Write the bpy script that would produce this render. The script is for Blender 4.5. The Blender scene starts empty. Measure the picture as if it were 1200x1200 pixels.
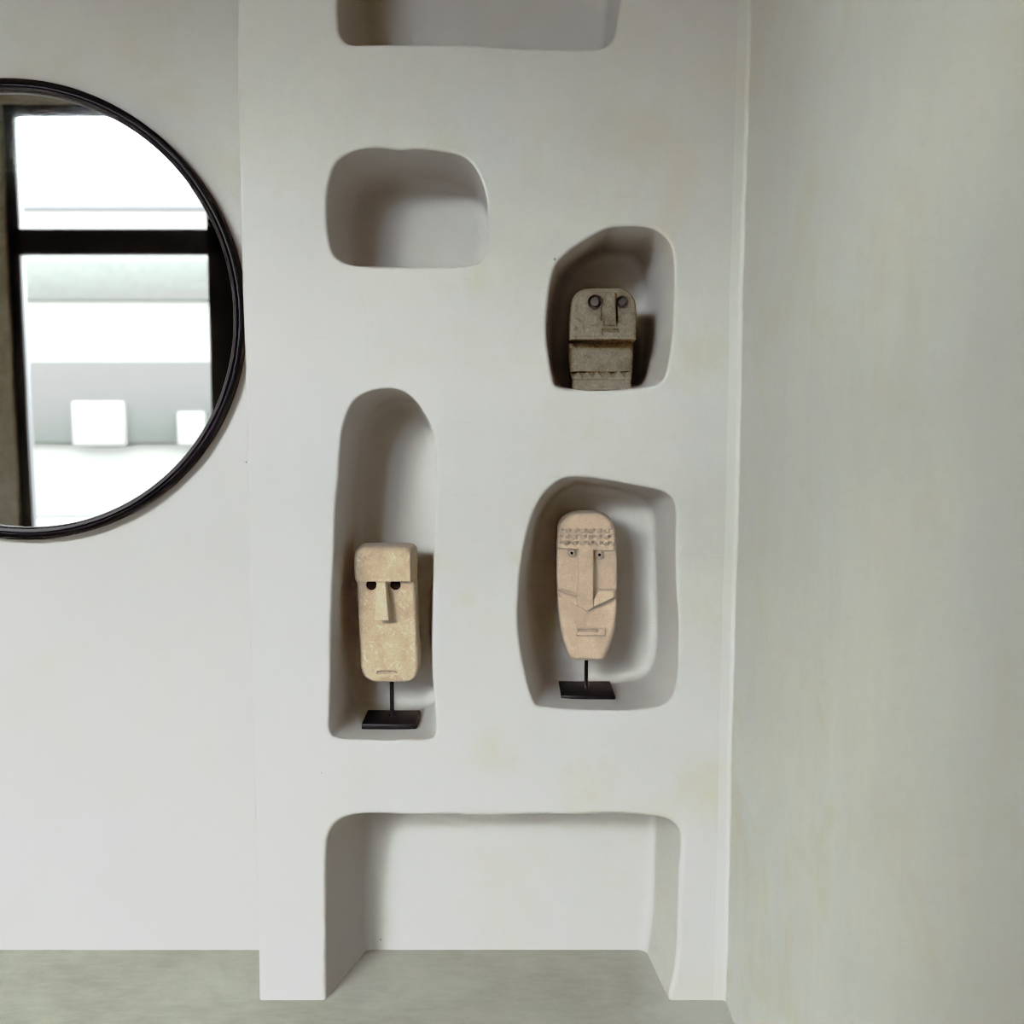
import bpy, bmesh, math, random
from mathutils import Vector, noise as mnoise
random.seed(4)
C = bpy.context.scene.collection
R = math.radians

# ------------------------------------------------------------------ camera
F = 1282.0                      # focal length in pixels of the 1200 px frame
PITCH = math.atan(132.0 / F)    # camera looks slightly down
D = 2.543                       # distance camera - niche wall (wall face is the plane y = 0)
_t = math.tan(PITCH + math.atan((1172 - 600) / F))
H = D * _t                      # eye height

def ray(px, py):
    x, y = (px - 600) / F, (600 - py) / F
    c, s = math.cos(PITCH), math.sin(PITCH)
    return Vector((x, c + y * s, y * c - s))

def P(px, py, yp=0.0):
    d = ray(px, py)
    k = (yp + D) / d.y
    return Vector((d.x * k, yp, H + d.z * k))

def proj(v):
    c, s = math.cos(PITCH), math.sin(PITCH)
    x, y, z = v[0], v[1] + D, v[2] - H
    dep = y * c - z * s
    up = y * s + z * c
    return 600 + F * x / dep, 600 - F * up / dep

cam = bpy.data.cameras.new('camera')
cam.sensor_width = 36
cam.lens = 36 * F / 1200
cam.dof.use_dof = True
cam.dof.focus_distance = 2.62
cam.dof.aperture_fstop = 2.8
co = bpy.data.objects.new('camera', cam)
C.objects.link(co)
co.location = (0, -D, H)
co.rotation_euler = (math.pi / 2 - PITCH, 0, 0)
bpy.context.scene.camera = co

# ------------------------------------------------------------------ node helpers
def new_mat(name):
    m = bpy.data.materials.new(name)
    m.use_nodes = True
    nt = m.node_tree
    nt.nodes.clear()
    out = nt.nodes.new('ShaderNodeOutputMaterial')
    return m, nt, out

def nd(nt, typ, **kw):
    n = nt.nodes.new(typ)
    for k, v in kw.items():
        if k in n.inputs.keys():
            n.inputs[k].default_value = v
        else:
            setattr(n, k, v)
    return n

def noise(nt, vec, scale, detail=4, rough=0.55, dist=0.0):
    n = nt.nodes.new('ShaderNodeTexNoise')
    n.inputs['Scale'].default_value = scale
    n.inputs['Detail'].default_value = detail
    n.inputs['Roughness'].default_value = rough
    n.inputs['Distortion'].default_value = dist
    nt.links.new(vec, n.inputs['Vector'])
    return n.outputs[0]

def ramp(nt, fac, stops):
    r = nt.nodes.new('ShaderNodeValToRGB')
    e = r.color_ramp.elements
    while len(e) < len(stops):
        e.new(0.5)
    for el, (p, c) in zip(e, stops):
        el.position = p
        el.color = (c, c, c, 1) if isinstance(c, (int, float)) else (*c, 1)
    nt.links.new(fac, r.inputs[0])
    return r.outputs[0]

def mixc(nt, fac, a, b, blend='MIX'):
    m = nt.nodes.new('ShaderNodeMix')
    m.data_type = 'RGBA'
    m.blend_type = blend
    for sock, v in ((m.inputs[0], fac), (m.inputs[6], a), (m.inputs[7], b)):
        if hasattr(v, 'links'):
            nt.links.new(v, sock)
        elif isinstance(v, (int, float)):
            sock.default_value = v
        else:
            sock.default_value = (*v, 1)
    return m.outputs[2]

def obj_vec(nt, scale=(1, 1, 1), loc=(0, 0, 0), world=True):
    if world:
        g = nt.nodes.new('ShaderNodeNewGeometry').outputs['Position']
    else:
        g = nt.nodes.new('ShaderNodeTexCoord').outputs['Object']
    mp = nt.nodes.new('ShaderNodeMapping')
    mp.inputs['Scale'].default_value = scale
    mp.inputs['Location'].default_value = loc
    nt.links.new(g, mp.inputs[0])
    return mp.outputs[0]

def bump(nt, height, strength, dist, prev=None):
    b = nt.nodes.new('ShaderNodeBump')
    b.inputs['Strength'].default_value = strength
    b.inputs['Distance'].default_value = dist
    nt.links.new(height, b.inputs['Height'])
    if prev is not None:
        nt.links.new(prev, b.inputs['Normal'])
    return b.outputs[0]

# ------------------------------------------------------------------ materials
def plaster_mat(name, base, warm, cool, stain=0.5, spots=()):
    m, nt, out = new_mat(name)
    v = obj_vec(nt)
    vs = obj_vec(nt, (1.0, 1.0, 0.22))
    n1 = noise(nt, v, 1.7, 5, 0.6, 0.4)
    n2 = noise(nt, vs, 7.0, 5, 0.6, 0.3)
    n3 = noise(nt, v, 38, 3, 0.6)
    c = mixc(nt, ramp(nt, n1, [(0.35, 0.0), (0.65, 1.0)]), warm, cool)
    c = mixc(nt, 0.30, c, base)
    n5 = noise(nt, obj_vec(nt, (1, 1, 0.8), (8, 1, 3)), 3.4, 5, 0.6, 1.2)
    c = mixc(nt, ramp(nt, n5, [(0.40, 0.0), (0.68, 0.22)]), c, tuple(x * 0.84 for x in cool))
    n6 = noise(nt, obj_vec(nt, (0.35, 1, 5.0), (2, 5, 1)), 16, 3, 0.5, 0.2)
    c = mixc(nt, ramp(nt, n6, [(0.66, 0.0), (0.74, 0.14)]), c, tuple(x * 0.7 for x in base))
    # chalky streaks and cloudy trowel marks
    c = mixc(nt, ramp(nt, n2, [(0.35, 0.0), (0.7, 0.24)]), c, tuple(min(1, x * 0.86) for x in base))
    c = mixc(nt, ramp(nt, n3, [(0.45, 0.0), (0.8, 0.10)]), c, tuple(min(1, x * 0.8) for x in base))
    # ochre stains in a few blotches
    n4 = noise(nt, obj_vec(nt, (1, 1, 1), (3.3, 0.4, 1.7)), 2.6, 6, 0.65, 0.8)
    c = mixc(nt, ramp(nt, n4, [(0.53, 0.0), (0.70, stain)]), c, (base[0] * 0.93, base[1] * 0.88, base[2] * 0.72))
    sn = noise(nt, v, 13, 6, 0.7, 0.8) if spots else None
    for bc, br_, amt in spots:
        dn = nt.nodes.new('ShaderNodeVectorMath'); dn.operation = 'DISTANCE'
        nt.links.new(v, dn.inputs[0]); dn.inputs[1].default_value = bc
        ad = nt.nodes.new('ShaderNodeMath'); ad.operation = 'MULTIPLY_ADD'
        nt.links.new(sn, ad.inputs[0]); ad.inputs[1].default_value = br_ * 2.2
        nt.links.new(dn.outputs['Value'], ad.inputs[2])
        c = mixc(nt, ramp(nt, ad.outputs[0], [(br_ * 1.0, amt), (br_ * 2.1, 0.0)]), c, (base[0] * 0.88, base[1] * 0.86, base[2] * 0.72))
    # tiny dark pits
    vo = nt.nodes.new('ShaderNodeTexVoronoi')
    vo.inputs['Scale'].default_value = 9.0
    nt.links.new(v, vo.inputs['Vector'])
    pit = ramp(nt, vo.outputs['Distance'], [(0.020, 1.0), (0.034, 0.0)])
    sel = nt.nodes.new('ShaderNodeSeparateColor')
    nt.links.new(vo.outputs['Color'], sel.inputs[0])
    pick = ramp(nt, sel.outputs[0], [(0.78, 0.0), (0.80, 0.75)])
    pm = nt.nodes.new('ShaderNodeMath'); pm.operation = 'MULTIPLY'
    nt.links.new(pit, pm.inputs[0]); nt.links.new(pick, pm.inputs[1])
    c = mixc(nt, pm.outputs[0], c, (0.10, 0.09, 0.07))
    p = nd(nt, 'ShaderNodeBsdfPrincipled')
    nt.links.new(c, p.inputs['Base Color'])
    p.inputs['Roughness'].default_value = 0.62
    p.inputs['Specular IOR Level'].default_value = 0.25
    b = bump(nt, noise(nt, v, 4.0, 3, 0.5), 0.35, 0.02)
    b = bump(nt, noise(nt, vs, 22, 4, 0.55, 0.5), 0.22, 0.006, b)
    b = bump(nt, noise(nt, v, 190, 3, 0.6), 0.12, 0.0012, b)
    nt.links.new(b, p.inputs['Normal'])
    nt.links.new(p.outputs[0], out.inputs[0])
    return m

def simple_mat(name, col, rough=0.5, spec=0.5, metal=0.0, bscale=None, bstr=0.1, vary=0.0):
    m, nt, out = new_mat(name)
    p = nd(nt, 'ShaderNodeBsdfPrincipled')
    v = obj_vec(nt)
    if vary:
        c = mixc(nt, ramp(nt, noise(nt, v, 12, 5, 0.6), [(0.35, 0), (0.7, 1)]), col, tuple(x * (1 - vary) for x in col))
        nt.links.new(c, p.inputs['Base Color'])
    else:
        p.inputs['Base Color'].default_value = (*col, 1)
    p.inputs['Roughness'].default_value = rough
    p.inputs['Specular IOR Level'].default_value = spec
    p.inputs['Metallic'].default_value = metal
    if bscale:
        nt.links.new(bump(nt, noise(nt, v, bscale, 4, 0.6), bstr, 0.002), p.inputs['Normal'])
    nt.links.new(p.outputs[0], out.inputs[0])
    return m

def floor_mat():
    m, nt, out = new_mat('polished_cement')
    v = obj_vec(nt)
    n1 = noise(nt, v, 3.2, 6, 0.62, 0.6)
    n2 = noise(nt, obj_vec(nt, (1, 3, 1)), 14, 5, 0.6, 0.4)
    c = mixc(nt, ramp(nt, n1, [(0.36, 0), (0.64, 1)]), (0.345, 0.33, 0.255), (0.44, 0.425, 0.345))
    c = mixc(nt, ramp(nt, n2, [(0.42, 0), (0.72, 0.45)]), c, (0.48, 0.465, 0.40))
    sx = nt.nodes.new('ShaderNodeSeparateXYZ'); nt.links.new(v, sx.inputs[0])
    ma = nt.nodes.new('ShaderNodeMath'); ma.operation = 'MULTIPLY_ADD'
    nt.links.new(noise(nt, v, 9, 4, 0.6), ma.inputs[0]); ma.inputs[1].default_value = 0.22
    nt.links.new(sx.outputs[0], ma.inputs[2])
    c = mixc(nt, ramp(nt, ma.outputs[0], [(0.41, 0.0), (0.50, 0.75)]), c, (0.53, 0.515, 0.455))
    vo = nt.nodes.new('ShaderNodeTexVoronoi'); vo.inputs['Scale'].default_value = 13
    nt.links.new(v, vo.inputs['Vector'])
    pit = ramp(nt, vo.outputs['Distance'], [(0.03, 0.7), (0.05, 0.0)])
    sel = nt.nodes.new('ShaderNodeSeparateColor'); nt.links.new(vo.outputs['Color'], sel.inputs[0])
    pick = ramp(nt, sel.outputs[1], [(0.8, 0.0), (0.82, 1.0)])
    pm = nt.nodes.new('ShaderNodeMath'); pm.operation = 'MULTIPLY'
    nt.links.new(pit, pm.inputs[0]); nt.links.new(pick, pm.inputs[1])
    c = mixc(nt, pm.outputs[0], c, (0.06, 0.05, 0.035))
    p = nd(nt, 'ShaderNodeBsdfPrincipled')
    nt.links.new(c, p.inputs['Base Color'])
    p.inputs['Roughness'].default_value = 0.5
    p.inputs['Specular IOR Level'].default_value = 0.3
    b = bump(nt, noise(nt, v, 9, 4, 0.6), 0.15, 0.01)
    b = bump(nt, noise(nt, v, 140, 3, 0.6), 0.1, 0.0015, b)
    nt.links.new(b, p.inputs['Normal'])
    nt.links.new(p.outputs[0], out.inputs[0])
    return m

def stone_mat(name, a, b_, light, light_amt, dark, dark_amt, scale, pits, bstr, blobs=(), grain=0.30, gscale=420):
    m, nt, out = new_mat(name)
    v = obj_vec(nt)
    n1 = noise(nt, v, scale, 6, 0.65, 0.3)
    c = mixc(nt, ramp(nt, n1, [(0.36, 0), (0.66, 1)]), a, b_)
    n2 = noise(nt, obj_vec(nt, (1, 1, 1), (5, 2, 7)), scale * 2.6, 7, 0.7, 0.6)
    c = mixc(nt, ramp(nt, n2, [(0.55, 0), (0.68, light_amt)]), c, light)
    n3 = noise(nt, obj_vec(nt, (1, 1, 1), (1, 9, 4)), scale * 1.5, 7, 0.7, 0.6)
    c = mixc(nt, ramp(nt, n3, [(0.50, 0), (0.66, dark_amt)]), c, dark)
    for bc, br_, col in blobs:
        g_ = nt.nodes.new('ShaderNodeNewGeometry')
        dn = nt.nodes.new('ShaderNodeVectorMath'); dn.operation = 'DISTANCE'
        nt.links.new(g_.outputs['Position'], dn.inputs[0]); dn.inputs[1].default_value = bc
        ad = nt.nodes.new('ShaderNodeMath'); ad.operation = 'MULTIPLY_ADD'
        nt.links.new(noise(nt, v, 45, 6, 0.75, 0.5), ad.inputs[0]); ad.inputs[1].default_value = br_ * 2.6
        nt.links.new(dn.outputs['Value'], ad.inputs[2])
        c = mixc(nt, ramp(nt, ad.outputs[0], [(br_ * 1.85, 0.88), (br_ * 2.7, 0.0)]), c, col)
    gr = noise(nt, v, gscale, 3, 0.65)
    c = mixc(nt, ramp(nt, gr, [(0.35, grain), (0.62, 0.0)]), c, tuple(x * 0.55 for x in a))
    gr2 = noise(nt, obj_vec(nt, (1, 1, 1), (2, 3, 8)), 330, 2, 0.6)
    c = mixc(nt, ramp(nt, gr2, [(0.60, 0.0), (0.75, 0.3)]), c, light)
    p = nd(nt, 'ShaderNodeBsdfPrincipled')
    nt.links.new(c, p.inputs['Base Color'])
    p.inputs['Roughness'].default_value = 0.85
    p.inputs['Specular IOR Level'].default_value = 0.15
    b = bump(nt, noise(nt, v, 60, 4, 0.6), bstr, 0.003)
    b = bump(nt, noise(nt, v, 330, 3, 0.65), bstr * 1.2, 0.0012, b)
    pt = ramp(nt, noise(nt, obj_vec(nt, (1, 1, 2.2)), pits, 3, 0.6, 0.4), [(0.30, 0.0), (0.40, 1.0)])
    b = bump(nt, pt, 0.5, 0.0018, b)
    nt.links.new(b, p.inputs['Normal'])
    nt.links.new(p.outputs[0], out.inputs[0])
    return m

def mirror_mat():
    m, nt, out = new_mat('mirror_glass')
    g = nd(nt, 'ShaderNodeBsdfPrincipled')
    g.inputs['Base Color'].default_value = (0.90, 0.92, 0.91, 1)
    g.inputs['Metallic'].default_value = 1
    g.inputs['Roughness'].default_value = 0.015
    nt.links.new(g.outputs[0], out.inputs[0])
    return m

def pane_mat():
    m, nt, out = new_mat('window_glass')
    t = nd(nt, 'ShaderNodeBsdfTransparent'); t.inputs[0].default_value = (0.95, 0.97, 0.96, 1)
    g = nd(nt, 'ShaderNodeBsdfGlossy'); g.inputs['Roughness'].default_value = 0.02
    fr = nd(nt, 'ShaderNodeFresnel'); fr.inputs[0].default_value = 1.35
    mx = nd(nt, 'ShaderNodeMixShader')
    nt.links.new(fr.outputs[0], mx.inputs[0]); nt.links.new(t.outputs[0], mx.inputs[1]); nt.links.new(g.outputs[0], mx.inputs[2])
    nt.links.new(mx.outputs[0], out.inputs[0])
    return m

M_PLASTER = plaster_mat('lime_plaster', (0.525, 0.494, 0.446), (0.530, 0.490, 0.425), (0.524, 0.501, 0.470), 0.55,
                        [(tuple(P(577, 885)), 0.085, 0.75), (tuple(P(690, 925)), 0.10, 0.7), (tuple(P(546, 702)), 0.035, 0.9), (tuple(P(430, 905)), 0.07, 0.4),
                         (tuple(P(745, 160)), 0.12, 0.6), (tuple(P(520, 170)), 0.06, 0.6), (tuple(P(820, 420)), 0.08, 0.6), (tuple(P(830, 930)), 0.10, 0.8), (tuple(P(605, 655)), 0.03, 0.5), (tuple(P(560, 330)), 0.05, 0.5)])
M_PLASTER_R = plaster_mat('lime_plaster_side', (0.570, 0.546, 0.488), (0.575, 0.540, 0.460), (0.567, 0.549, 0.508), 0.7)
M_FLOOR = floor_mat()
M_BLACK = simple_mat('black_metal', (0.006, 0.006, 0.0065), 0.42, 0.3, 0.0, 160, 0.15)
M_FRAME = simple_mat('black_mirror_frame', (0.003, 0.003, 0.0034), 0.42, 0.25, 0.0, 90, 0.08)
M_STEEL = simple_mat('dark_window_steel', (0.004, 0.004, 0.005), 0.5, 0.3)
M_MIRROR = mirror_mat()
M_PANE = pane_mat()
M_CEIL = simple_mat('ceiling_timber', (0.28, 0.26, 0.215), 0.7, 0.2, 0.0, 30, 0.1, 0.3)
M_LIME = stone_mat('pale_limestone', (0.50, 0.375, 0.245), (0.555, 0.435, 0.295), (0.73, 0.635, 0.50), 0.80, (0.41, 0.285, 0.175), 0.45, 24, 130, 0.30)
M_LIMEN = stone_mat('pale_limestone_brightened', (0.57, 0.45, 0.315), (0.62, 0.50, 0.36), (0.78, 0.69, 0.56), 0.80, (0.48, 0.35, 0.225), 0.40, 24, 130, 0.30)  # same limestone, brightness painted in so the nose stands out from the face
M_SAND = stone_mat('tan_sandstone', (0.50, 0.38, 0.265), (0.55, 0.42, 0.305), (0.66, 0.54, 0.42), 0.35, (0.43, 0.32, 0.215), 0.30, 18, 200, 0.22)
M_SANDE = stone_mat('tan_sandstone_brightened', (0.56, 0.44, 0.31), (0.60, 0.47, 0.345), (0.68, 0.57, 0.45), 0.35, (0.48, 0.37, 0.26), 0.20, 18, 200, 0.15)  # same sandstone with a brightened colour, to set off the eye rings
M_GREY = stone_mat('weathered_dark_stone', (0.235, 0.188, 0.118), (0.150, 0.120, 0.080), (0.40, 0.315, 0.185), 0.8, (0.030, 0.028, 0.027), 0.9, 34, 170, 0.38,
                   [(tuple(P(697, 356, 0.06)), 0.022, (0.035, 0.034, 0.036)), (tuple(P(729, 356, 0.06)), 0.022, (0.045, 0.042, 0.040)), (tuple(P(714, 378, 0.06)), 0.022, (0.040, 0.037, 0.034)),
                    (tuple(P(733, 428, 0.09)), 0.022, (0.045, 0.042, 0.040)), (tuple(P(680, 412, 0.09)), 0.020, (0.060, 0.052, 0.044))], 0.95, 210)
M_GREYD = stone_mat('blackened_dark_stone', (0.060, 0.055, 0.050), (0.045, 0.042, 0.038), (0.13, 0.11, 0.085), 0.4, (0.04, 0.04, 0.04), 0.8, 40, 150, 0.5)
M_HOLE = simple_mat('painted_bore_shade', (0.018, 0.012, 0.009), 0.9, 0.1, 0, 120, 0.2)  # near-black colour painted for the shade in eye holes and pupils
M_OUT_WHITE = simple_mat('outdoor_white_render', (0.040, 0.039, 0.034), 0.8, 0.2, 0, 20, 0.1, 0.1)
M_OUT_GREEN = simple_mat('outdoor_greenery', (0.0135, 0.0148, 0.0115), 0.8, 0.2, 0, 20, 0.2, 0.5)
M_OUT_TAN = simple_mat('outdoor_stone', (0.0052, 0.0052, 0.0036), 0.8, 0.2, 0, 20, 0.2, 0.4)
M_OUT_BLUE = simple_mat('outdoor_blue_grey', (0.022, 0.024, 0.026), 0.7, 0.2, 0, 20, 0.1, 0.2)
M_OUT_GROUND = simple_mat('outdoor_paving', (0.035, 0.034, 0.030), 0.8, 0.2, 0, 20, 0.2, 0.3)

# ------------------------------------------------------------------ object helpers
def mesh_obj(name, verts, faces, mat, parent=None, smooth=True, angle=None):
    me = bpy.data.meshes.new(name)
    me.from_pydata([tuple(v) for v in verts], [], faces)
    me.validate()
    me.update()
    if smooth:
        for p in me.polygons:
            p.use_smooth = True
    if angle is not None:
        me.set_sharp_from_angle(angle=R(angle))
    me.materials.append(mat)
    o = bpy.data.objects.new(name, me)
    C.objects.link(o)
    if parent is not None:
        o.parent = parent
    return o

def bm_obj(name, bm, mat, parent=None, smooth=True, angle=35):
    bmesh.ops.recalc_face_normals(bm, faces=bm.faces[:])
    me = bpy.data.meshes.new(name)
    bm.to_mesh(me)
    bm.free()
    for p in me.polygons:
        p.use_smooth = smooth
    if smooth and angle is not None:
        me.set_sharp_from_angle(angle=R(angle))
    me.materials.append(mat)
    o = bpy.data.objects.new(name, me)
    C.objects.link(o)
    if parent is not None:
        o.parent = parent
    return o

def struct(o):
    o['kind'] = 'structure'
    return o

def thing(name, label, cat, loc):
    o = bpy.data.objects.new(name, None)
    o.empty_display_size = 0.05
    C.objects.link(o)
    o.location = loc
    o['label'] = label
    o['category'] = cat
    return o

def keep(o, parent):
    """parent without moving: geometry was written in world coordinates"""
    o.data.transform(__import__('mathutils').Matrix.Translation(-parent_loc(parent)))
    o.parent = parent
    return o

def parent_loc(p):
    v = Vector(p.location)
    while p.parent is not None:
        p = p.parent
        v += Vector(p.location)
    return v

def box_bm(bm, x0, x1, y0, y1, z0, z1, bev=0.0, seg=2):
    r = bmesh.ops.create_cube(bm, size=1)
    vs = r['verts']
    for v in vs:
        v.co = Vector(((x0 + x1) / 2 + v.co.x * (x1 - x0), (y0 + y1) / 2 + v.co.y * (y1 - y0), (z0 + z1) / 2 + v.co.z * (z1 - z0)))
    if bev:
        es = list({e for v in vs for e in v.link_edges})
        bmesh.ops.bevel(bm, geom=es, offset=bev, segments=seg, affect='EDGES', profile=0.5)

# ------------------------------------------------------------------ contours
def catmull(pts, n):
    """closed smooth resample of pixel points"""
    m = len(pts)
    dense = []
    for i in range(m):
        p0, p1, p2, p3 = (Vector(pts[(i + k - 1) % m]) for k in range(4))
        # centripetal parameterisation keeps corners tidy
        t0 = 0.0
        t1 = t0 + max((p1 - p0).length, 1e-4) ** 0.5
        t2 = t1 + max((p2 - p1).length, 1e-4) ** 0.5
        t3 = t2 + max((p3 - p2).length, 1e-4) ** 0.5
        for k in range(24):
            t = t1 + (t2 - t1) * k / 24
            a1 = p0 * ((t1 - t) / (t1 - t0)) + p1 * ((t - t0) / (t1 - t0))
            a2 = p1 * ((t2 - t) / (t2 - t1)) + p2 * ((t - t1) / (t2 - t1))
            a3 = p2 * ((t3 - t) / (t3 - t2)) + p3 * ((t - t2) / (t3 - t2))
            b1 = a1 * ((t2 - t) / (t2 - t0)) + a2 * ((t - t0) / (t2 - t0))
            b2 = a2 * ((t3 - t) / (t3 - t1)) + a3 * ((t - t1) / (t3 - t1))
            dense.append(b1 * ((t2 - t) / (t2 - t1)) + b2 * ((t - t1) / (t2 - t1)))
    L = [0.0]
    for i in range(len(dense)):
        L.append(L[-1] + (dense[(i + 1) % len(dense)] - dense[i]).length)
    out, j = [], 0
    for k in range(n):
        s = L[-1] * k / n
        while L[j + 1] < s:
            j += 1
        f = (s - L[j]) / max(L[j + 1] - L[j], 1e-9)
        out.append(dense[j].lerp(dense[(j + 1) % len(dense)], f))
    return out

def smooth_loop(c, it):
    n = len(c)
    for _ in range(it):
        c = [(c[i - 1] + c[i] * 2 + c[(i + 1) % n]) / 4 for i in range(n)]
    return c

def ccw(c):
    a = sum(c[i].x * c[(i + 1) % len(c)].y - c[(i + 1) % len(c)].x * c[i].y for i in range(len(c)))
    return c if a > 0 else c[::-1]

def offset(c, d):
    n = len(c)
    out = []
    for i in range(n):
        t = (c[(i + 2) % n] - c[i - 2]).normalized()
        out.append(c[i] + Vector((t.y, -t.x)) * d)   # outward of a ccw loop
    return out

def remap(c, l, r, b, t):
    """shift the sides of the loop inwards by l, r, b, t metres (blend across its box)"""
    x0, x1 = min(p.x for p in c), max(p.x for p in c)
    z0, z1 = min(p.y for p in c), max(p.y for p in c)
    out = []
    for p in c:
        u, v = (p.x - x0) / (x1 - x0), (p.y - z0) / (z1 - z0)
        out.append(Vector((x0 + l + u * (x1 - x0 - l - r), z0 + b + v * (z1 - z0 - b - t))))
    return out

NICHES = {
 'top': dict(pts=[(395,-60),(395,0),(396,25),(398,41),(407,51),(430,52.5),(460,52),(510,52),(553,52.5),(593,55),(643,57),(693,57.5),(709,55),(719,44),(724,20),(727,0),(730,-60),(728,-110),(705,-126),(560,-128),(420,-126),(398,-108)],
             d=0.27, ins=(0.01, 0.012, 0.0, 0.02)),
 'upper': dict(pts=[(383,240),(384.5,275),(391,299),(409,309.5),(460,312.5),(510,312.5),(547,311),(562,307),(568.5,296),(571,267),(570,233),(563.5,210),(553,192),(540,182.5),(520,178),(487,174.5),(467,176),(447,173.5),(427,174),(410,179),(394,191),(386,213)],
             d=0.28, ins=(0.012, 0.0, 0.0, 0.014)),
 'dark': dict(pts=[(650,451),(657,453.7),(675,456.5),(699,458),(730,456.5),(757,453.5),(769,451),(778,443),(783,424),(787,397),(789.5,360),(789.5,305),(785.5,286),(776,275.5),(765,268.5),(748,265.5),(730,265.5),(715,267),(699,273.5),(680,285),(664,297),(651,311),(645.5,329),(642,353),(640,378),(641,402),(644,424),(647,441)],
             d=0.32, ins=(0.018, 0.025, 0.0, 0.010)),
 'tall': dict(pts=[(450.6,455.6),(461.6,455.6),(472.6,459),(484,467.5),(495,482),(504,499),(508.5,514),(510,532),(510.7,586),(508.6,642),(507.5,685),(506.5,728),(506,772),(507.5,800),(510.4,836),(511,855),(508,864),(499,867),(478,867),(456,868),(435,867.5),(400,866),(389.5,862.5),(386,855),(386,836),(387.3,793),(387.6,750),(389,706),(391.6,640),(393.2,596),(395.8,568),(398.4,532),(401,506),(406.6,486),(414,471.5),(425,462.5),(437.8,457.5)],
             d=0.28, ins=(0.008, 0.004, 0.0, 0.012)),
 'wide': dict(pts=[(664.6,560),(690,560),(708.5,562.7),(729,566),(755,571),(768,573.6),(781,578.5),(789,587),(791.7,602),(791.7,643),(793,695),(795,721),(795,760),(792.5,798),(786,819),(775.7,827),(755,830.6),(729,833),(703,832.5),(664.6,831),(638.8,828.5),(628.4,826),(622,813),(615.5,788),(610,760),(607,726),(608,695),(611.6,656),(618,625),(626,599),(633.6,584),(644,572),(654,564)],
             d=0.27, ins=(0.030, 0.014, 0.0, 0.03), rb=0.024),
}
DEPTH_BACK = D * (math.tan(PITCH + math.atan((1172 - 600) / F)) / math.tan(PITCH + math.atan((1113 - 600) / F)) - 1)   # left wall / alcove back
ALC_T = DEPTH_BACK

LIP = 0.007
def niche(name, spec, parent, n=260):
    px = catmull(spec['pts'], n)
    c = [Vector((P(p.x, p.y).x, P(p.x, p.y).z)) for p in px]
    c = ccw(c)
    if spec.get('flat') is not None:
        pass
    rings = []
    lip = spec.get('lip', LIP)
    for off in (lip + 0.004,):
        rings.append([(p.x, 0.0, p.y) for p in offset(c, off)])
    hole = [Vector(v) for v in rings[0]]
    for k in range(0, 7):
        a = k / 6 * math.pi / 2
        rings.append([(p.x, lip * (1 - math.cos(a)), p.y) for p in offset(c, lip * (1 - math.sin(a)))])
    d, rb = spec['d'], spec.get('rb', 0.03)
    back = remap(smooth_loop(c, spec.get('sm', 60)), *spec['ins'])
    for k in range(1, 15):
        t = k / 14
        rings.append([(p.x + (q.x - p.x) * t, lip + t * (d - rb - lip), p.y + (q.y - p.y) * t) for p, q in zip(c, back)])
    for k in range(1, 8):
        b = k / 7 * math.pi / 2
        e = rb * (1 - math.cos(b))
        rr = remap(back, e, e, e, e)
        rings.append([(p.x, d - rb + rb * math.sin(b), p.y) for p in rr])
    cx = sum(p.x for p in back) / n
    cz = sum(p.y for p in back) / n
    last = rings[-1]
    for s in (0.985, 0.7, 0.4, 0.15):
        rings.append([(cx + (x - cx) * s, d, cz + (z - cz) * s) for x, y, z in last])
    verts = [v for r in rings for v in r]
    faces = []
    for j in range(len(rings) - 1):
        for i in range(n):
            a, b = j * n + i, j * n + (i + 1) % n
            faces.append((a, b, b + n, a + n))
    verts.append((cx, d, cz))
    e0 = (len(rings) - 1) * n
    for i in range(n):
        faces.append((e0 + i, e0 + (i + 1) % n, len(verts) - 1))
    bm = bmesh.new()
    vs = [bm.verts.new(v) for v in verts]
    for f in faces:
        bm.faces.new([vs[i] for i in f])
    bmesh.ops.recalc_face_normals(bm, faces=bm.faces[:])
    bm.normal_update()
    # recalc points outwards for an open bag: make the back cap face the room
    bm.faces.ensure_lookup_table()
    if bm.faces[-1].normal.y > 0:
        bmesh.ops.reverse_faces(bm, faces=bm.faces[:])
    me = bpy.data.meshes.new(name)
    bm.to_mesh(me); bm.free()
    for p in me.polygons:
        p.use_smooth = True
    me.materials.append(M_PLASTER)
    o = bpy.data.objects.new(name, me)
    C.objects.link(o)
    o.parent = parent
    return o, hole

# ------------------------------------------------------------------ niche wall
CEIL = 4.3
def edge_x(p_top, p_bot, z):
    a, b = P(*p_top), P(*p_bot)
    return a.x + (b.x - a.x) * (z - a.z) / (b.z - a.z)
LEFT = lambda z: edge_x((277, 0), (303, 1172), z)
RIGHT = lambda z: edge_x((880, 0), (850, 1172), z)

wall = bpy.data.objects.new('wall_back', bpy.data.meshes.new('wall_back'))
C.objects.link(wall)
holes = []
labels = {'top': 'wide shallow niche cut off by the top of the photo', 'upper': 'empty rounded niche in the upper left of the wall',
          'dark': 'shadowed rounded niche around the dark carved head', 'tall': 'tall narrow arched niche', 'wide': 'broad rounded niche, lower right'}
for k, sp in NICHES.items():
    o, h = niche('niche', sp, wall)
    o['label'] = labels[k]
    holes.append(h)

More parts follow.
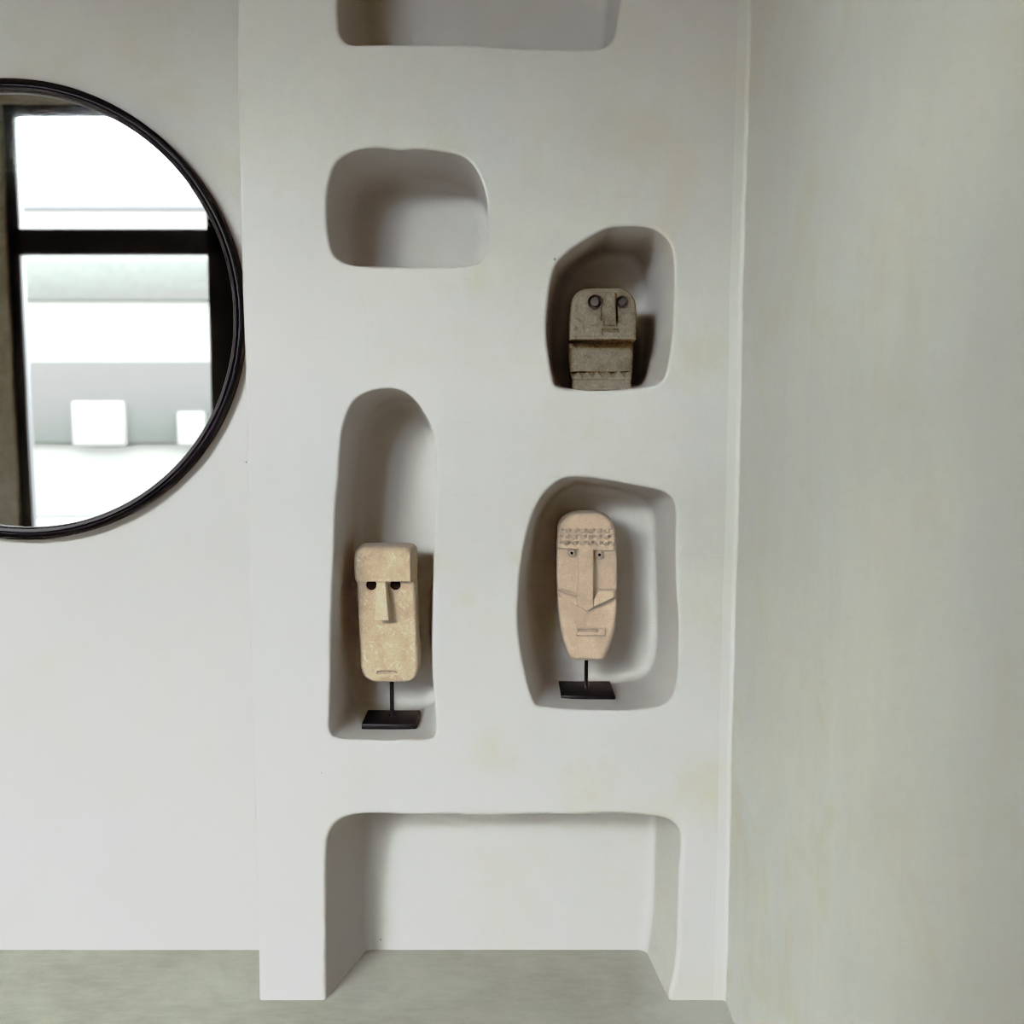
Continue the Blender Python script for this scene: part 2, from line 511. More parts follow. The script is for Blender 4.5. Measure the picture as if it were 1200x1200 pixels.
# floor level alcove: opening runs below the floor line, the floor passes through it
alc = dict(pts=[(382.5,1172),(382.3,1120),(382.5,1050),(383,1000),(384.5,983),(390,970),(400,961),(415,956),(440,954.5),(480,956),(520,955.5),(560,957),(600,956),(640,955.5),(680,956),(720,955),(748,956.5),(770,958.5),(787,964),(797,976),(798,990),(796,1020),(794.5,1070),(792.5,1116),(789,1144),(783,1172),(780,1230),(700,1232),(560,1232),(450,1232),(384,1230)],
           d=ALC_T, ins=(0.060, 0.026, 0.0, 0.006), lip=0.012, rb=0.028, sm=12)
o, h = niche('alcove', alc, wall, 360)
o['label'] = 'floor-level alcove open at the front'
holes.append(h)

bm = bmesh.new()
BEV = 0.008
ZB = -0.20
edges = []
def loop(pts):
    vs = [bm.verts.new(p) for p in pts]
    for i in range(len(vs)):
        edges.append(bm.edges.new((vs[i], vs[(i + 1) % len(vs)])))
    return vs
nz = 40
zs = [ZB + (CEIL - ZB) * i / nz for i in range(nz + 1)]
wob = lambda z: 0.0016 * math.sin(z * 5.1 + 1) + 0.001 * math.sin(z * 13.7)
outer = [(LEFT(z) + BEV + wob(z), 0, z) for z in zs] + [(RIGHT(z) + 0.02, 0, z) for z in reversed(zs)]
lo = loop(outer)
for h in holes:
    loop(h)
bmesh.ops.triangle_fill(bm, use_beauty=True, use_dissolve=False, edges=edges)
# left edge: rounded arris and the return that runs back to the left wall
prev = lo[:nz + 1]
for k in range(1, 6):
    a = k / 5 * math.pi / 2
    cur = [bm.verts.new((LEFT(z) + wob(z) + BEV * (1 - math.sin(a)), BEV * (1 - math.cos(a)), z)) for z in zs]
    for i in range(nz):
        bm.faces.new((prev[i], prev[i + 1], cur[i + 1], cur[i]))
    prev = cur
cur = [bm.verts.new((LEFT(z) + wob(z), DEPTH_BACK + 0.02, z)) for z in zs]
for i in range(nz):
    bm.faces.new((prev[i], prev[i + 1], cur[i + 1], cur[i]))
bmesh.ops.recalc_face_normals(bm, faces=bm.faces[:])
bm.normal_update()
big = max(bm.faces, key=lambda f: f.calc_area())
if big.normal.y > 0:
    bmesh.ops.reverse_faces(bm, faces=bm.faces[:])
bm.to_mesh(wall.data); bm.free()
for p in wall.data.polygons:
    p.use_smooth = True
wall.data.set_sharp_from_angle(angle=R(40))
wall.data.materials.append(M_PLASTER)
struct(wall)

# ------------------------------------------------------------------ other walls, floor, ceiling
YF = -4.7        # inner face of the street front
XL = -4.4        # far left end of the room
def quad_grid(name, fn, nu, nv, mat):
    verts = [fn(i / nu, j / nv) for j in range(nv + 1) for i in range(nu + 1)]
    faces = [(j * (nu + 1) + i, j * (nu + 1) + i + 1, (j + 1) * (nu + 1) + i + 1, (j + 1) * (nu + 1) + i) for j in range(nv) for i in range(nu)]
    return mesh_obj(name, verts, faces, mat)

# left wall (behind the mirror), set back from the niche wall
struct(quad_grid('wall_left', lambda u, v: (XL + (P(290, 600).x + 0.06 - XL) * u, DEPTH_BACK, -0.2 + (CEIL + 0.2) * v), 20, 20, M_PLASTER))
# right wall with a small plaster cove in the corner
prof = []
RC = 0.011
for k in range(9):
    a = k / 8 * math.pi / 2
    prof.append((-RC * (1 - math.sin(a)), -RC + RC * math.cos(a) ))
prof += [(0, -RC - 0.002), (0, -0.5), (0, -1.5), (0, -3), (0, YF)]
prof = [(-0.03, -0.0005)] + prof
vv, ff = [], []
for z in zs:
    w2 = 0.0012 * math.sin(z * 6.3) + 0.0008 * math.sin(z * 17)
    for (x, y) in prof:
        vv.append((RIGHT(z) + x + w2, y, z))
m_ = len(prof)
for j in range(nz):
    for i in range(m_ - 1):
        a = j * m_ + i
        ff.append((a, a + 1, a + 1 + m_, a + m_))
wr = mesh_obj('wall_right', vv, ff, M_PLASTER_R)
struct(wr)
struct(quad_grid('floor', lambda u, v: (XL + (1.2 - XL) * u, YF - 0.2 + (0.4 - YF + 0.2) * v, 0.0), 12, 12, M_FLOOR))
bm = bmesh.new(); box_bm(bm, XL - 0.2, 1.2, YF - 0.2, 0.5, CEIL, CEIL + 0.15)
struct(bm_obj('ceiling', bm, M_CEIL, None, False))
bm = bmesh.new(); box_bm(bm, XL - 0.2, XL, YF - 0.2, 0.5, -0.2, CEIL)
struct(bm_obj('wall_side', bm, M_CEIL, None, False))

# ------------------------------------------------------------------ street front (seen only in the mirror)
YV = 2 * (DEPTH_BACK - 0.02) - YF       # where the mirror shows that plane
def V(px, py):
    p = P(px, py, YV)
    return p.x, p.z
xm0 = V(242, 380)[0]        # steel jamb, left side
xm1 = xm0 + 0.27
zt0, zt1 = V(220, 297)[1], V(220, 266)[1]
WX0, WX1, WZ1 = -3.5, xm1 + 0.30, 3.48
bm = bmesh.new()
box_bm(bm, XL - 0.2, WX0, YF - 0.25, YF, -0.2, CEIL)
box_bm(bm, WX1, 1.2, YF - 0.25, YF, -0.2, CEIL)
box_bm(bm, WX0, WX1, YF - 0.25, YF, WZ1, CEIL)
struct(bm_obj('wall_front', bm, M_CEIL, None, False))
win = struct(bpy.data.objects.new('window_1', None)); C.objects.link(win)
bm = bmesh.new()
y0, y1 = YF - 0.12, YF - 0.04
box_bm(bm, xm0, xm1, y0, y1, 0, WZ1, 0.008)
box_bm(bm, WX0, WX1, y0, y1, zt0, zt1, 0.008)
box_bm(bm, WX0, WX0 + 0.08, y0, y1, 0, WZ1, 0.008)
box_bm(bm, WX1 - 0.08, WX1, y0, y1, 0, WZ1, 0.008)
box_bm(bm, WX0, WX1, y0, y1, WZ1 - 0.08, WZ1, 0.008)
box_bm(bm, WX0, WX1, y0, y1, 0.0, 0.12, 0.008)
bm_obj('window_frame', bm, M_STEEL, win)
for xa, xb in ((WX0 + 0.08, xm0), (xm1, WX1 - 0.08)):
    for za, zb in ((0.12, zt0), (zt1, WZ1 - 0.08)):
        yy = YF - 0.08
        mesh_obj('pane', [(xa, yy, za), (xb, yy, za), (xb, yy, zb), (xa, yy, zb)], [(0, 1, 2, 3)], M_PANE, win, False)

# outside: paving, a pale building, planting and low walls across the lane
bm = bmesh.new(); box_bm(bm, -30, 14, -30, YF - 0.25, -0.25, -0.05)
struct(bm_obj('ground', bm, M_OUT_GROUND, None, False))
YO = -11.0
YOV = 2 * (DEPTH_BACK - 0.02) - YO
def W(px, py):
    p = P(px, py, YOV)
    return p.x, p.z
def band(name, rect, mat, dy=0.0, th=0.3):
    xa, za = W(rect[0], rect[3]); xb, zb = W(rect[2], rect[1])
    bm = bmesh.new(); box_bm(bm, xa, xb, YO - th + dy, YO + dy, max(za, -0.05), zb, 0.03)
    return struct(bm_obj(name, bm, mat, None, True))
band('trim_1', (-420, 215, 520, 700), M_OUT_WHITE)                    # pale boundary wall
band('trim_2', (-420, 232, 520, 246), M_OUT_BLUE, 0.06, 0.1)          # painted strip along its top
band('trim_3', (-420, 305, 520, 352), M_OUT_GREEN, 0.08, 0.12)
band('trim_4', (-420, 424, 520, 520), M_OUT_TAN, 0.10, 0.14)
band('trim_5', (212, 482, 243, 522), M_OUT_WHITE, 0.16, 0.1)
band('trim_6', (90, 470, 150, 522), M_OUT_WHITE, 0.16, 0.1)

# ------------------------------------------------------------------ round mirror
YM = DEPTH_BACK - 0.035
mp = [(200.3, 167.6), (226.7, 197.7), (254, 238), (272, 276), (279.8, 443), (263, 491), (226.7, 546), (200, 573.5)]
w = [P(a, b, YM) for a, b in mp]
# least squares circle
import numpy as np
A = np.array([[p.x, p.z, 1] for p in w]); bb = np.array([-(p.x ** 2 + p.z ** 2) for p in w])
s = np.linalg.lstsq(A, bb, rcond=None)[0]
mcx, mcz = -s[0] / 2, -s[1] / 2
mr = math.sqrt(mcx ** 2 + mcz ** 2 - s[2])
mr = min(mr, (P(287, 395, YM).x - mcx))
print('mirror', mcx, mcz, mr, 'depth', DEPTH_BACK, 'H', H)
mirror = thing('round_mirror', 'large round wall mirror in a black ridged frame beside the niche wall', 'mirror', (mcx, DEPTH_BACK, mcz))
def lathe_y(name, prof, n, mat, parent, closed=True):
    """prof: (radius, y) spun about the mirror axis"""
    verts, faces = [], []
    for i in range(n):
        a = 2 * math.pi * i / n
        for r, y in prof:
            verts.append((r * math.cos(a), y, r * math.sin(a)))
    m = len(prof)
    for i in range(n):
        for j in range(m if closed else m - 1):
            a, b = i * m + j, i * m + (j + 1) % m
            c, d = ((i + 1) % n) * m + (j + 1) % m, ((i + 1) % n) * m + j
            faces.append((a, b, c, d))
    bm = bmesh.new()
    vs = [bm.verts.new(v) for v in verts]
    for f in faces:
        bm.faces.new([vs[k] for k in f])
    return bm_obj(name, bm, mat, parent, True, 40)
dpt = DEPTH_BACK - YM
lathe_y('frame', [(mr - 0.030, -0.004), (mr - 0.030, -0.024), (mr - 0.027, -0.030), (mr - 0.020, -0.032), (mr - 0.0155, -0.027), (mr - 0.0135, -0.027),
                  (mr - 0.010, -0.036), (mr - 0.006, -0.040), (mr - 0.002, -0.038), (mr, -0.034), (mr, -0.002), (mr - 0.004, -0.001)], 220, M_FRAME, mirror)
gv = [(0, -0.012, 0)] + [((mr - 0.029) * math.cos(2 * math.pi * i / 160), -0.012, (mr - 0.029) * math.sin(2 * math.pi * i / 160)) for i in range(160)]
gf = [(0, 1 + i, 1 + (i + 1) % 160) for i in range(160)]
g = mesh_obj('mirror_glass', gv, gf, M_MIRROR, mirror, False)

# ------------------------------------------------------------------ carved heads
def lerp_tab(tab, y):
    if y <= tab[0][0]:
        return tab[0][1]
    for (a, u), (b, v) in zip(tab, tab[1:]):
        if y <= b:
            return u + (v - u) * (y - a) / (b - a)
    return tab[-1][1]
def sst(a, b, x):
    t = max(0.0, min(1.0, (x - a) / (b - a)))
    return t * t * (3 - 2 * t)
def inside(x, a, b, s=0.7):
    return sst(a - s, a + s, x) * (1 - sst(b - s, b + s, x))

def carve(parent, y0, depth, top, bot, ltab, rtab, relief, region, mats, rc=0.012, rtop=0.02, rbot=0.012, rows=230, nf=120, amp=0.0006, rmask=None, ybase=None):
    """Stone block swept row by row; the front carries the carving. relief(px,py) -> metres towards the viewer."""
    zt, zb = P(600, top, y0).z, P(600, bot, y0).z
    nc, ns, nb = 8, 6, 16
    ring_n = nf + 2 * nc + 2 * ns + nb
    verts, uvp = [], []
    rng = random.Random(7)
    for j in range(rows + 1):
        f = j / rows
        z = zt + (zb - zt) * f
        py = proj((0, y0, z))[1]
        xl, xr = P(lerp_tab(ltab, py), py, y0).x, P(lerp_tab(rtab, py), py, y0).x
        cx, hw = (xl + xr) / 2, (xr - xl) / 2
        tt, tb = zt - z, z - zb
        e = 0.0
        if tt < rtop: e = max(e, rtop - math.sqrt(max(0, rtop ** 2 - (rtop - tt) ** 2)))
        if tb < rbot: e = max(e, rbot - math.sqrt(max(0, rbot ** 2 - (rbot - tb) ** 2)))
        yf, yb = y0 + e + (ybase(py) if ybase else 0.0), y0 + depth - e
        r = min(rc, (yb - yf) / 2 * 0.95, hw * 0.9)
        ring = []
        for i in range(nf):                                   # front, left to right
            ring.append((cx - hw + r + (2 * hw - 2 * r) * i / (nf - 1), yf, 1.0))
        for i in range(1, nc + 1):                            # front right corner
            a = math.pi / 2 * i / nc
            ring.append((cx + hw - r + r * math.sin(a), yf + r - r * math.cos(a), math.cos(a) ** 1.0 if i < nc else 0))
        for i in range(1, ns + 1):
            ring.append((cx + hw, yf + r + (yb - yf - 2 * r) * i / ns, 0))
        for i in range(nb):
            ring.append((cx + hw - r - (2 * hw - 2 * r) * i / (nb - 1), yb, 0))
        for i in range(ns):
            ring.append((cx - hw, yb - r - (yb - yf - 2 * r) * i / ns, 0))
        for i in range(nc):
            a = math.pi / 2 * i / nc
            ring.append((cx - hw + r - r * math.cos(a), yf + r - r * math.sin(a), math.sin(a) if i else 0))
        for (x, y, k) in ring:
            ppx, ppy = proj((x, y0, z))
            h = relief(ppx, ppy) * k if k > 0 else 0.0
            w_ = amp * 2.6 * mnoise.noise(Vector((x * 38, y * 38, z * 38))) + amp * 1.3 * mnoise.noise(Vector((x * 120, y * 120, z * 120)))
            verts.append((x + (w_ if k < 0.3 else 0), y - h - (w_ if k >= 0.3 else 0), z))
            uvp.append((ppx, ppy, k))
    faces, reg = [], []
    for j in range(rows):
        for i in range(ring_n):
            a, b = j * ring_n + i, j * ring_n + (i + 1) % ring_n
            c, d = b + ring_n, a + ring_n
            faces.append((a, d, c, b))
            k = min(uvp[q][2] for q in (a, b, c, d))
            if k > 0.0:
                mx = sum(uvp[q][0] for q in (a, b, c, d)) / 4
                my = sum(uvp[q][1] for q in (a, b, c, d)) / 4
                reg.append(region(mx, my))
            else:
                reg.append(region(sum(uvp[q][0] for q in (a, b, c, d)) / 4, sum(uvp[q][1] for q in (a, b, c, d)) / 4, True) if rmask else 'carved_head')
    for base, flip in ((0, False), (rows * ring_n, True)):
        cx = sum(verts[base + i][0] for i in range(ring_n)) / ring_n
        cy = sum(verts[base + i][1] for i in range(ring_n)) / ring_n
        verts.append((cx, cy, verts[base][2]))
        q = len(verts) - 1
        for i in range(ring_n):
            a, b = base + i, base + (i + 1) % ring_n
            faces.append((q, b, a) if flip else (q, a, b))
            reg.append('carved_head')
    # normals of the whole block, so that the parts meet without a seam
    full = bpy.data.meshes.new('tmp')
    full.from_pydata(verts, [], faces); full.update()
    bm = bmesh.new(); bm.from_mesh(full)
    bmesh.ops.recalc_face_normals(bm, faces=bm.faces[:])
    bm.to_mesh(full); bm.free()
    fn = [tuple(v.normal) for v in full.vertices]
    polys = [tuple(p.vertices) for p in full.polygons]
    bpy.data.meshes.remove(full)
    head = None
    names = ['carved_head'] + sorted(set(reg) - {'carved_head'})
    for nm in names:
        idx = [i for i, r_ in enumerate(reg) if r_ == nm]
        used = sorted({v for i in idx for v in polys[i]})
        mp_ = {v: i for i, v in enumerate(used)}
        base_name = nm.split('#')[0]
        par = parent if nm == 'carved_head' else head
        off = parent_loc(parent)
        o = mesh_obj(base_name, [Vector(verts[v]) - off for v in used], [tuple(mp_[v] for v in polys[i]) for i in idx], mats.get(base_name, mats['carved_head']), par)
        o.data.normals_split_custom_set_from_vertices([fn[v] for v in used])
        if nm == 'carved_head':
            head = o
    return head

def stand(parent, x, y, zfloor, hw, y_f, y_b, th, ztop, rot=0.0, rod=0.0055):
    bm = bmesh.new(); box_bm(bm, -hw, hw, y_f, y_b, 0, th, 0.0016, 2)
    for v in bm.verts:
        v.co = Vector((x + v.co.x, v.co.y, zfloor + v.co.z))
    b = bm_obj('base', bm, M_BLACK, None, True, 40); keep(b, parent)
    b['label'] = 'flat black rectangular base plate'
    bm = bmesh.new()
    bmesh.ops.create_cone(bm, cap_ends=True, segments=24, radius1=rod, radius2=rod, depth=1)
    for v in bm.verts:
        v.co = Vector((x + v.co.x, y + v.co.y, zfloor + th + (v.co.z + 0.5) * (ztop - zfloor - th)))
    bmesh.ops.create_cone(bm, cap_ends=True, segments=24, radius1=rod * 1.5, radius2=rod * 1.35, depth=0.004)
    for v in bm.verts[-48:]:
        v.co = Vector((x + v.co.x, y + v.co.y, zfloor + th + 0.002 + v.co.z))
    r = bm_obj('rod', bm, M_BLACK, None, True, 40); keep(r, parent)
    r['label'] = 'thin black metal rod'

def floor_z(key):
    pts = [p for p in NICHES[key]['pts']]
    ymax = max(p[1] for p in pts)
    return P(600, ymax - 0.8).z

def y_at(row, z):
    """depth at which a point of height z shows at this pixel row"""
    d = ray(600, row)
    return -D + d.y * (z - H) / d.z

# --- A: long limestone face in the tall niche
def relief_lime(x, y):
    h = 0.0
    yb = 680.0 + 0.8 * sst(470, 484, x)
    br = (1 - sst(yb - 0.4, yb + 0.5, y)) * (1 - sst(482.2, 483.8, x))
    h += 0.025 * br
    # nose: widening wedge, rising towards its tip
    t = max(0.0, min(1.0, (y - 680) / 47.0))
    nl, nr = 442.2 - 1.6 * t, 453.2 + 5.4 * t
    nz_ = inside(x, nl, nr, 0.5) * (1 - sst(723.6, 725.0, y)) * sst(679, 681, y)
    h -= 0.0075 * inside(x, nl - 2.4, nl - 0.6, 0.6) * inside(y, 683, 722, 2)
    h = max(h, (0.024 + 0.014 * t) * nz_)
    for ex in (435.2, 463.4):
        dd = math.hypot(x - ex, y - 685.6)
        h -= 0.010 * (1 - sst(5.6, 6.4, dd)) * (1 - nz_) * (1 - br)
    # mouth: a cut with a raised lower lip
    h -= 0.006 * inside(x, 442.5, 464.5, 0.8) * inside(y, 786.6, 788.6, 0.7)
    h += 0.0025 * inside(x, 441, 469, 2.5) * sst(788.6, 790.4, y) * (1 - sst(790.4, 796, y))
    return h
def region_lime(x, y, side=False):
    t = max(0.0, min(1.0, (y - 680) / 47.0))
    if y < 680.4 and x < 483.8: return 'brow'
    if 441.4 - 1.6 * t < x < 454.1 + 5.4 * t and y < 725.4: return 'nose'
    if 440 < x < 468 and 785.8 < y < 792.5: return 'mouth'
    return 'carved_head'
zf = floor_z('tall')
yb_f, yb_b = y_at(855, zf), y_at(832, zf + 0.014)
yh = yb_f + 0.035
maskA = thing('stone_mask', 'long pale limestone face with heavy brow on black stand in the tall arched niche', 'sculpture', (P(458, 850, yh).x, (yb_f + yb_b) / 2, zf))
headA = carve(maskA, yh, 0.085, 640.0, 800.5,
      [(640, 423), (642, 419.5), (646, 416.6), (652, 415.2), (665, 415.0), (676, 415.6), (682, 417.5), (684, 418.4), (700, 418.9), (730, 420.2), (760, 421.6), (782, 422.5), (788, 424), (793, 427), (797, 432), (800.5, 440)],
      [(640, 479), (642, 483), (646, 485.3), (660, 485.8), (682, 486.3), (720, 487.8), (760, 489.6), (780, 490.4), (788, 489.5), (794, 487), (798, 482), (800.5, 474)],
      relief_lime, region_lime, {'carved_head': M_LIME, 'nose': M_LIMEN}, rc=0.010, rtop=0.020, rbot=0.014)
for ex in (435.2, 463.4):                       # near-black discs paint the shade inside the bored eye sockets
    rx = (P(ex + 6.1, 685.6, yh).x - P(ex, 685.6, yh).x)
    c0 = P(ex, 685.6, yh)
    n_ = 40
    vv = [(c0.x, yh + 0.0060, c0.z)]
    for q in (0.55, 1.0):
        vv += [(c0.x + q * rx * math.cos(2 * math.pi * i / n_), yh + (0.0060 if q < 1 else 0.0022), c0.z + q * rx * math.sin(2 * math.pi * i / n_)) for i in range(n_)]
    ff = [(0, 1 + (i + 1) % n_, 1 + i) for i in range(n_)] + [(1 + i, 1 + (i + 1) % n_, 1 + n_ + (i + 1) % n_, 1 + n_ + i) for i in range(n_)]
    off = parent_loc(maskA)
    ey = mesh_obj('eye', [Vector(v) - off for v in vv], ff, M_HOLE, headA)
    ey['label'] = 'bored eye hole with its shade painted near black'
pa, pb = P(423.5, 850, yb_f), P(487.5, 850, yb_f)
stand(maskA, (pa.x + pb.x) / 2, yh + 0.043, zf, (pb.x - pa.x) / 2, yb_f, yb_b, 0.014, P(458, 799, yh + 0.043).z + 0.006)

# --- B: tan sandstone face in the broad niche
DOTS = []
for ry, sh in ((621.5, 0.0), (628.5, -0.6), (636.2, -1.2)):
    for k in range(8):
        DOTS.append((655.5 + sh + k * 9.3, ry + 0.02 * k * 5))
def v_line(x):          # lower edge of the cheek ridge, a shallow V under the nose
    return 716.0 - (687.5 - x) * 0.52 if x < 687.5 else 716.0 - (x - 687.5) * 0.50
def cheek_bottom(x):
    if x < 686:
        return 692.0 + max(0.0, x - 658) * 0.36
    return 702.0 - 11.0 * sst(694.5, 702.0, x)
def relief_sand(x, y):
    h = 0.006
    br = 642.6 + 0.075 * max(0.0, x - 668)
    br = min(br, 645.2)
    nl, nr = 677.2, 694.8
    below = sst(br - 0.6, br + 0.8, y)
    nose = inside(x, nl - 0.6 * sst(680, 700, y) * 1.5, nr + 0.6, 0.7)
    left = x < 686
    if y < 716:
        # hollow cheeks either side of the nose
        cb = cheek_bottom(x)
        hollow = below * (1 - sst(cb - 1.0, cb + 1.2, y)) * (1 - nose)
        dep = 0.016 if not left else 0.014
        h -= dep * hollow * (1.0 - 0.5 * sst(650, 690, y) * (0 if not left else 1))
        if left:       # crease under the left cheek
            h -= 0.008 * (1 - nose) * inside(y - cb, -1.6, 1.4, 1.2)
    vl = v_line(x)
    h -= 0.019 * sst(vl - 0.7, vl + 1.0, y) * (1 - 0.80 * sst(vl + 3, vl + 36, y))
    # nose a little proud
    if y < 712:
        h += 0.006 * nose * sst(644, 660, y) * (1 - sst(700, 714, y))
    # eyes: ring with a bored pupil
    for ex, ey, er in ((670.2, 648.4, 4.7), (702.6, 650.4, 5.0)):
        dd = math.hypot(x - ex, (y - ey))
        if dd < 8:
            h += 0.0125 * (1 - sst(er - 0.8, er + 0.3, dd)) * below
            h -= 0.0060 * inside(dd, 2.8, 3.6, 0.4) * below
            h -= 0.0170 * (1 - sst(1.2, 2.0, dd)) * below
    # mouth block with a slit
    m_ = inside(x, 675.5, 709.5, 0.9) * inside(y, 736.0, 744.2, 0.9)
    h += 0.0065 * m_
    h -= 0.0110 * inside(x, 677.5, 700.5, 0.7) * inside(y, 737.6, 739.4, 0.6)
    # rows of chiselled knobs over the forehead
    if 615 < y < 641:
        for dx, dy in DOTS:
            q = math.hypot((x - dx) / 1.25, y - dy)
            if q < 3.4:
                h += 0.0048 * (1 - sst(0.9, 2.6, q))
            q2 = math.hypot(x - dx - 3.4, y - dy + 1.0)
            if q2 < 2.6:
                h -= 0.0060 * (1 - sst(0.4, 1.9, q2))
        h -= 0.0022 * inside(y, 624.6, 625.4, 0.6) + 0.0022 * inside(y, 632.0, 632.8, 0.6)
    return h
def region_sand(x, y, side=False):
    br = min(642.6 + 0.075 * max(0.0, x - 668), 645.2)
    for i, (ex, ey, er) in enumerate(((669.8, 647.6, 4.7), (701.6, 649.7, 5.0))):
        if math.hypot(x - ex, y - ey) < er + 0.2 and y > br + 0.2: return 'eye#%d' % i
    if 676.6 < x < 695.6 and br < y < min(712, v_line(x) - 1): return 'nose'
    if 674.8 < x < 710.2 and 735.2 < y < 745: return 'mouth'
    return 'carved_head'
zf = floor_z('wide')
yb_f, yb_b = y_at(820, zf), y_at(798, zf + 0.010)
yh = yb_f + 0.030
maskB = thing('stone_mask', 'tan sandstone face with knobbed forehead band on black stand in the broad lower niche', 'sculpture', (P(689, 815, yh).x, (yb_f + yb_b) / 2, zf))
headB = carve(maskB, yh, 0.085, 601.0, 774.5,
      [(601, 677), (602, 671), (604, 666), (608, 660.5), (613, 656.6), (620, 654.6), (632, 653.6), (660, 653.3), (690, 654.0), (715, 655.0), (730, 656.3), (745, 659.0), (758, 662.5), (767, 666.0), (772, 669.2), (774.5, 673)],
      [(601, 699), (602, 705), (604, 710), (608, 715.5), (613, 719.3), (620, 721.8), (632, 723.0), (669, 723.4), (700, 723.2), (721, 722.8), (735, 721.6), (745, 719.6), (757, 715.8), (766, 712.5), (772, 709.8), (774.5, 705.5)],
      relief_sand, region_sand, {'carved_head': M_SAND, 'eye': M_SANDE}, rc=0.013, rtop=0.022, rbot=0.010, rows=270, nf=150, amp=0.00035)
for ex, ey in ((670.2, 648.4), (702.6, 650.4)):    # dark discs paint the shade inside the drilled pupils
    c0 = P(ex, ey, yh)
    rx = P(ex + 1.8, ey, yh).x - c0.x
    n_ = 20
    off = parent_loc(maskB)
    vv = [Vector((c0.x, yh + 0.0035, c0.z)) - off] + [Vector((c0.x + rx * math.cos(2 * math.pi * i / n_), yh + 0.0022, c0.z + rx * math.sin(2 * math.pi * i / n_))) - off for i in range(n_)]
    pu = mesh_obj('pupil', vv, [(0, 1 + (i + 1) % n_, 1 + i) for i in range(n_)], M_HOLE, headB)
    pu['label'] = 'small drilled pupil with its shade painted dark'
pa, pb = P(657.5, 815, yb_f), P(721, 815, yb_f)
stand(maskB, (pa.x + pb.x) / 2, yh + 0.045, zf, (pb.x - pa.x) / 2, yb_f, yb_b, 0.010, P(689, 773, yh + 0.045).z + 0.006, rod=0.0048)

# --- C: dark weathered head standing on the floor of the shadowed niche
def relief_dark(x, y):
    h = 0.0
    if y < 399:
        t = max(0.0, min(1.0, (y - 347) / 34.0))
        nose = inside(x, 710.0 - 2.2 * t, 720.5 + 2.2 * t, 0.9) * inside(y, 343, 381.5, 1.2)
        h += 0.008 * nose
        h -= 0.0045 * inside(x, 721.8 + 2.0 * t, 724.0 + 2.0 * t, 0.8) * inside(y, 346, 377, 2)
        h -= 0.005 * inside(x, 705.6 - 2.0 * t, 708.2 - 2.0 * t, 0.8) * inside(y, 352, 374, 2)
        for ex, ey, er in ((697.5, 354.0, 8.2), (729.8, 353.8, 7.2)):
            dd = math.hypot(x - ex, y - ey)
            h -= 0.010 * inside(dd, er - 2.8, er - 0.4, 0.6)
            h -= 0.0022 * (1 - sst(er - 3.2, er - 2, dd))
            h += 0.0025 * inside(dd, er + 0.4, er + 1.4, 0.7)
        h -= 0.006 * inside(x, 706, 725, 1) * inside(y, 385.4, 387.2, 0.6)
        h += 0.0065 * inside(x, 706.5, 725, 1) * inside(y, 388.0, 389.6, 0.6)
        h += 0.0022 * inside(y, 394, 397.5, 1.2)
    # saw-tooth row
    if 430 < y < 446:
        for k, tx in enumerate((673.6, 684.2, 695.4, 707.2, 720.2, 734.2)):
            wdt = 5.4
            tt = (y - 435.0) / 8.2
            if 0 <= tt <= 1.05 and abs(x - tx) < wdt * (1 - tt) + 0.8:
                e = wdt * (1 - tt) - abs(x - tx)
                h -= 0.020 * sst(-0.4, 1.2, e) * (1 - 0.90 * tt)
        h -= 0.005 * inside(y, 444.0, 445.2, 0.6)
    return h
def region_dark(x, y, side=False):
    for i, (ex, ey, er) in enumerate(((697.5, 354.0, 8.2), (729.8, 353.8, 7.2))):
        if math.hypot(x - ex, y - ey) < er: return 'eye#%d' % i
    t = max(0.0, min(1.0, (y - 347) / 34.0))
    if 709 - 2.2 * t < x < 721.4 + 2.2 * t and 343 < y < 382: return 'nose'
    if 705 < x < 726 and 385 < y < 390.4: return 'mouth'
    if 434.4 < y < 444 and 667 < x < 742: return 'teeth'
    return 'carved_head'
zf = floor_z('dark')
yh = 0.06
fb = proj((0, yh, zf))[1]
headC = thing('carved_head', 'squat dark weathered stone head with jutting face and saw-tooth row in the shadowed niche', 'sculpture', (P(707, 455, yh).x, yh + 0.05, zf))
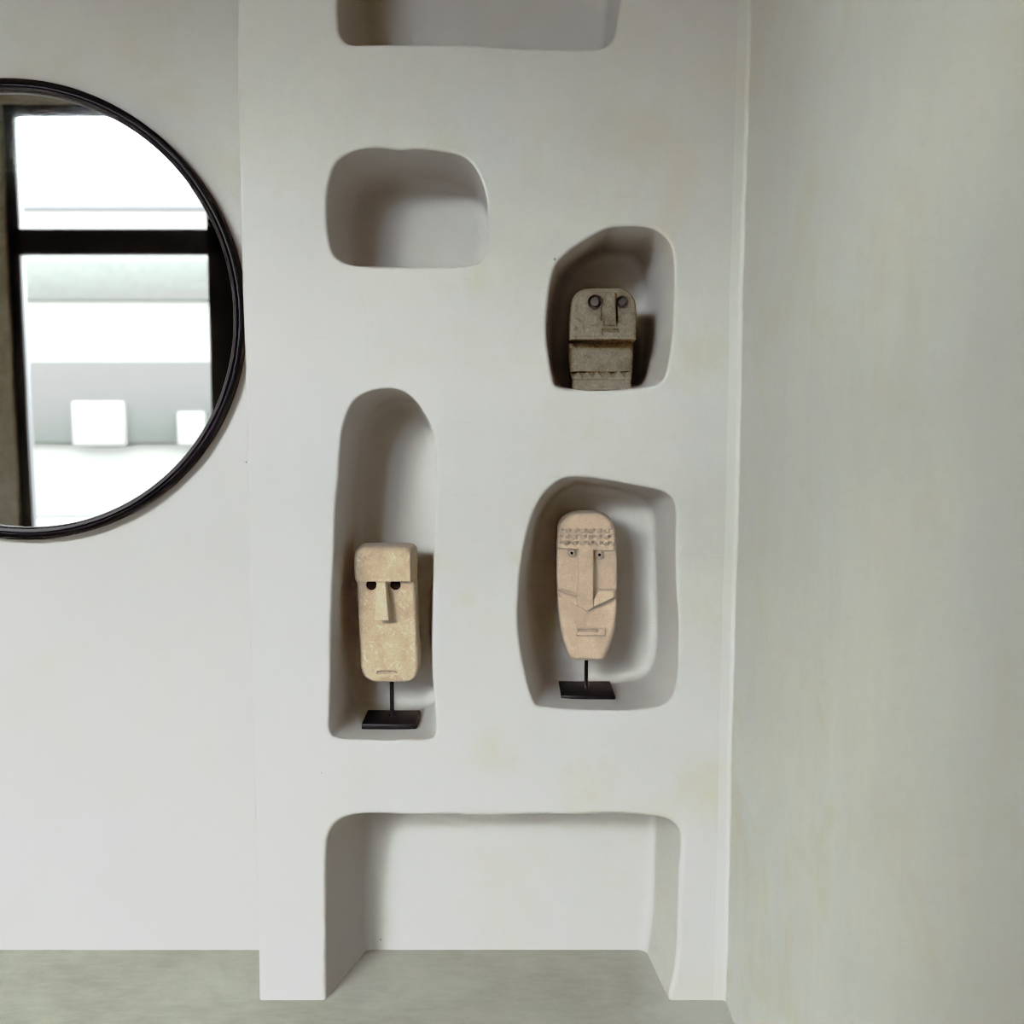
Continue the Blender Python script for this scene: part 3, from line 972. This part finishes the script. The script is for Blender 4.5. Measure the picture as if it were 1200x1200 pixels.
hc = carve(headC, yh, 0.13, 337.0, fb + 0.0,
      [(337, 688), (338.2, 683), (341, 678), (346, 673.8), (353, 670.8), (362, 669.3), (375, 668.3), (397, 667.8), (402, 668.0), (420, 668.8), (440, 670.4), (460, 672)],
      [(337, 729), (338.2, 733), (341, 737), (346, 741.0), (353, 744.5), (362, 746.3), (375, 747.0), (397, 746.6), (402, 746.0), (420, 745.0), (440, 743.2), (460, 741.5)],
      relief_dark, region_dark, {'carved_head': M_GREY, 'eye': M_GREYD}, rc=0.012, rtop=0.020, rbot=0.003, rows=240, nf=140, amp=0.0008,
           ybase=lambda py: 0.066 * sst(397.6, 399.2, py) * (1 - 0.62 * (min(1.0, max(0.0, (py - 399.0) / 55.0)))))
hc.name = 'stone_block'
hc.data.name = 'stone_block'

# ------------------------------------------------------------------ light
world = bpy.data.worlds.new('overcast_sky')
bpy.context.scene.world = world
world.use_nodes = True
nt = world.node_tree
nt.nodes.clear()
out = nt.nodes.new('ShaderNodeOutputWorld')
bg = nt.nodes.new('ShaderNodeBackground')
tc = nt.nodes.new('ShaderNodeTexCoord')
sp = nt.nodes.new('ShaderNodeSeparateXYZ')
nt.links.new(tc.outputs['Generated'], sp.inputs[0])
cr = ramp(nt, sp.outputs[2], [(0.0, (0.35, 0.35, 0.33)), (0.06, (0.930, 1.0, 1.085)), (1.0, (0.930, 1.0, 1.085))])
nt.links.new(cr, bg.inputs[0])
bg.inputs[1].default_value = 103.0
nt.links.new(bg.outputs[0], out.inputs[0])

sc = bpy.context.scene
sc.view_settings.view_transform = 'Standard'
sc.view_settings.look = 'None'
sc.view_settings.exposure = 0.0
vs = sc.view_settings
vs.use_curve_mapping = True
cm = vs.curve_mapping
def curve(i, pts):
    c = cm.curves[i]
    while len(c.points) < len(pts):
        c.points.new(0.5, 0.5)
    for p, (a, b) in zip(c.points, pts):
        p.location = (a, b)
curve(3, [(0, 0), (0.012, 0.007), (0.04, 0.054), (0.08, 0.116), (0.20, 0.222), (0.33, 0.365), (0.47, 0.555), (0.60, 0.645), (0.78, 0.705), (1, 0.85)])     # camera contrast in the darks
curve(0, [(0, 0), (0.05, 0.057), (0.15, 0.160), (0.4, 0.4), (1, 1)])         # slightly warm shadows
cm.update()
sc.cycles.filter_width = 1.1
sc.cycles.use_denoising = True
sc.cycles.max_bounces = 8
sc.cycles.diffuse_bounces = 5
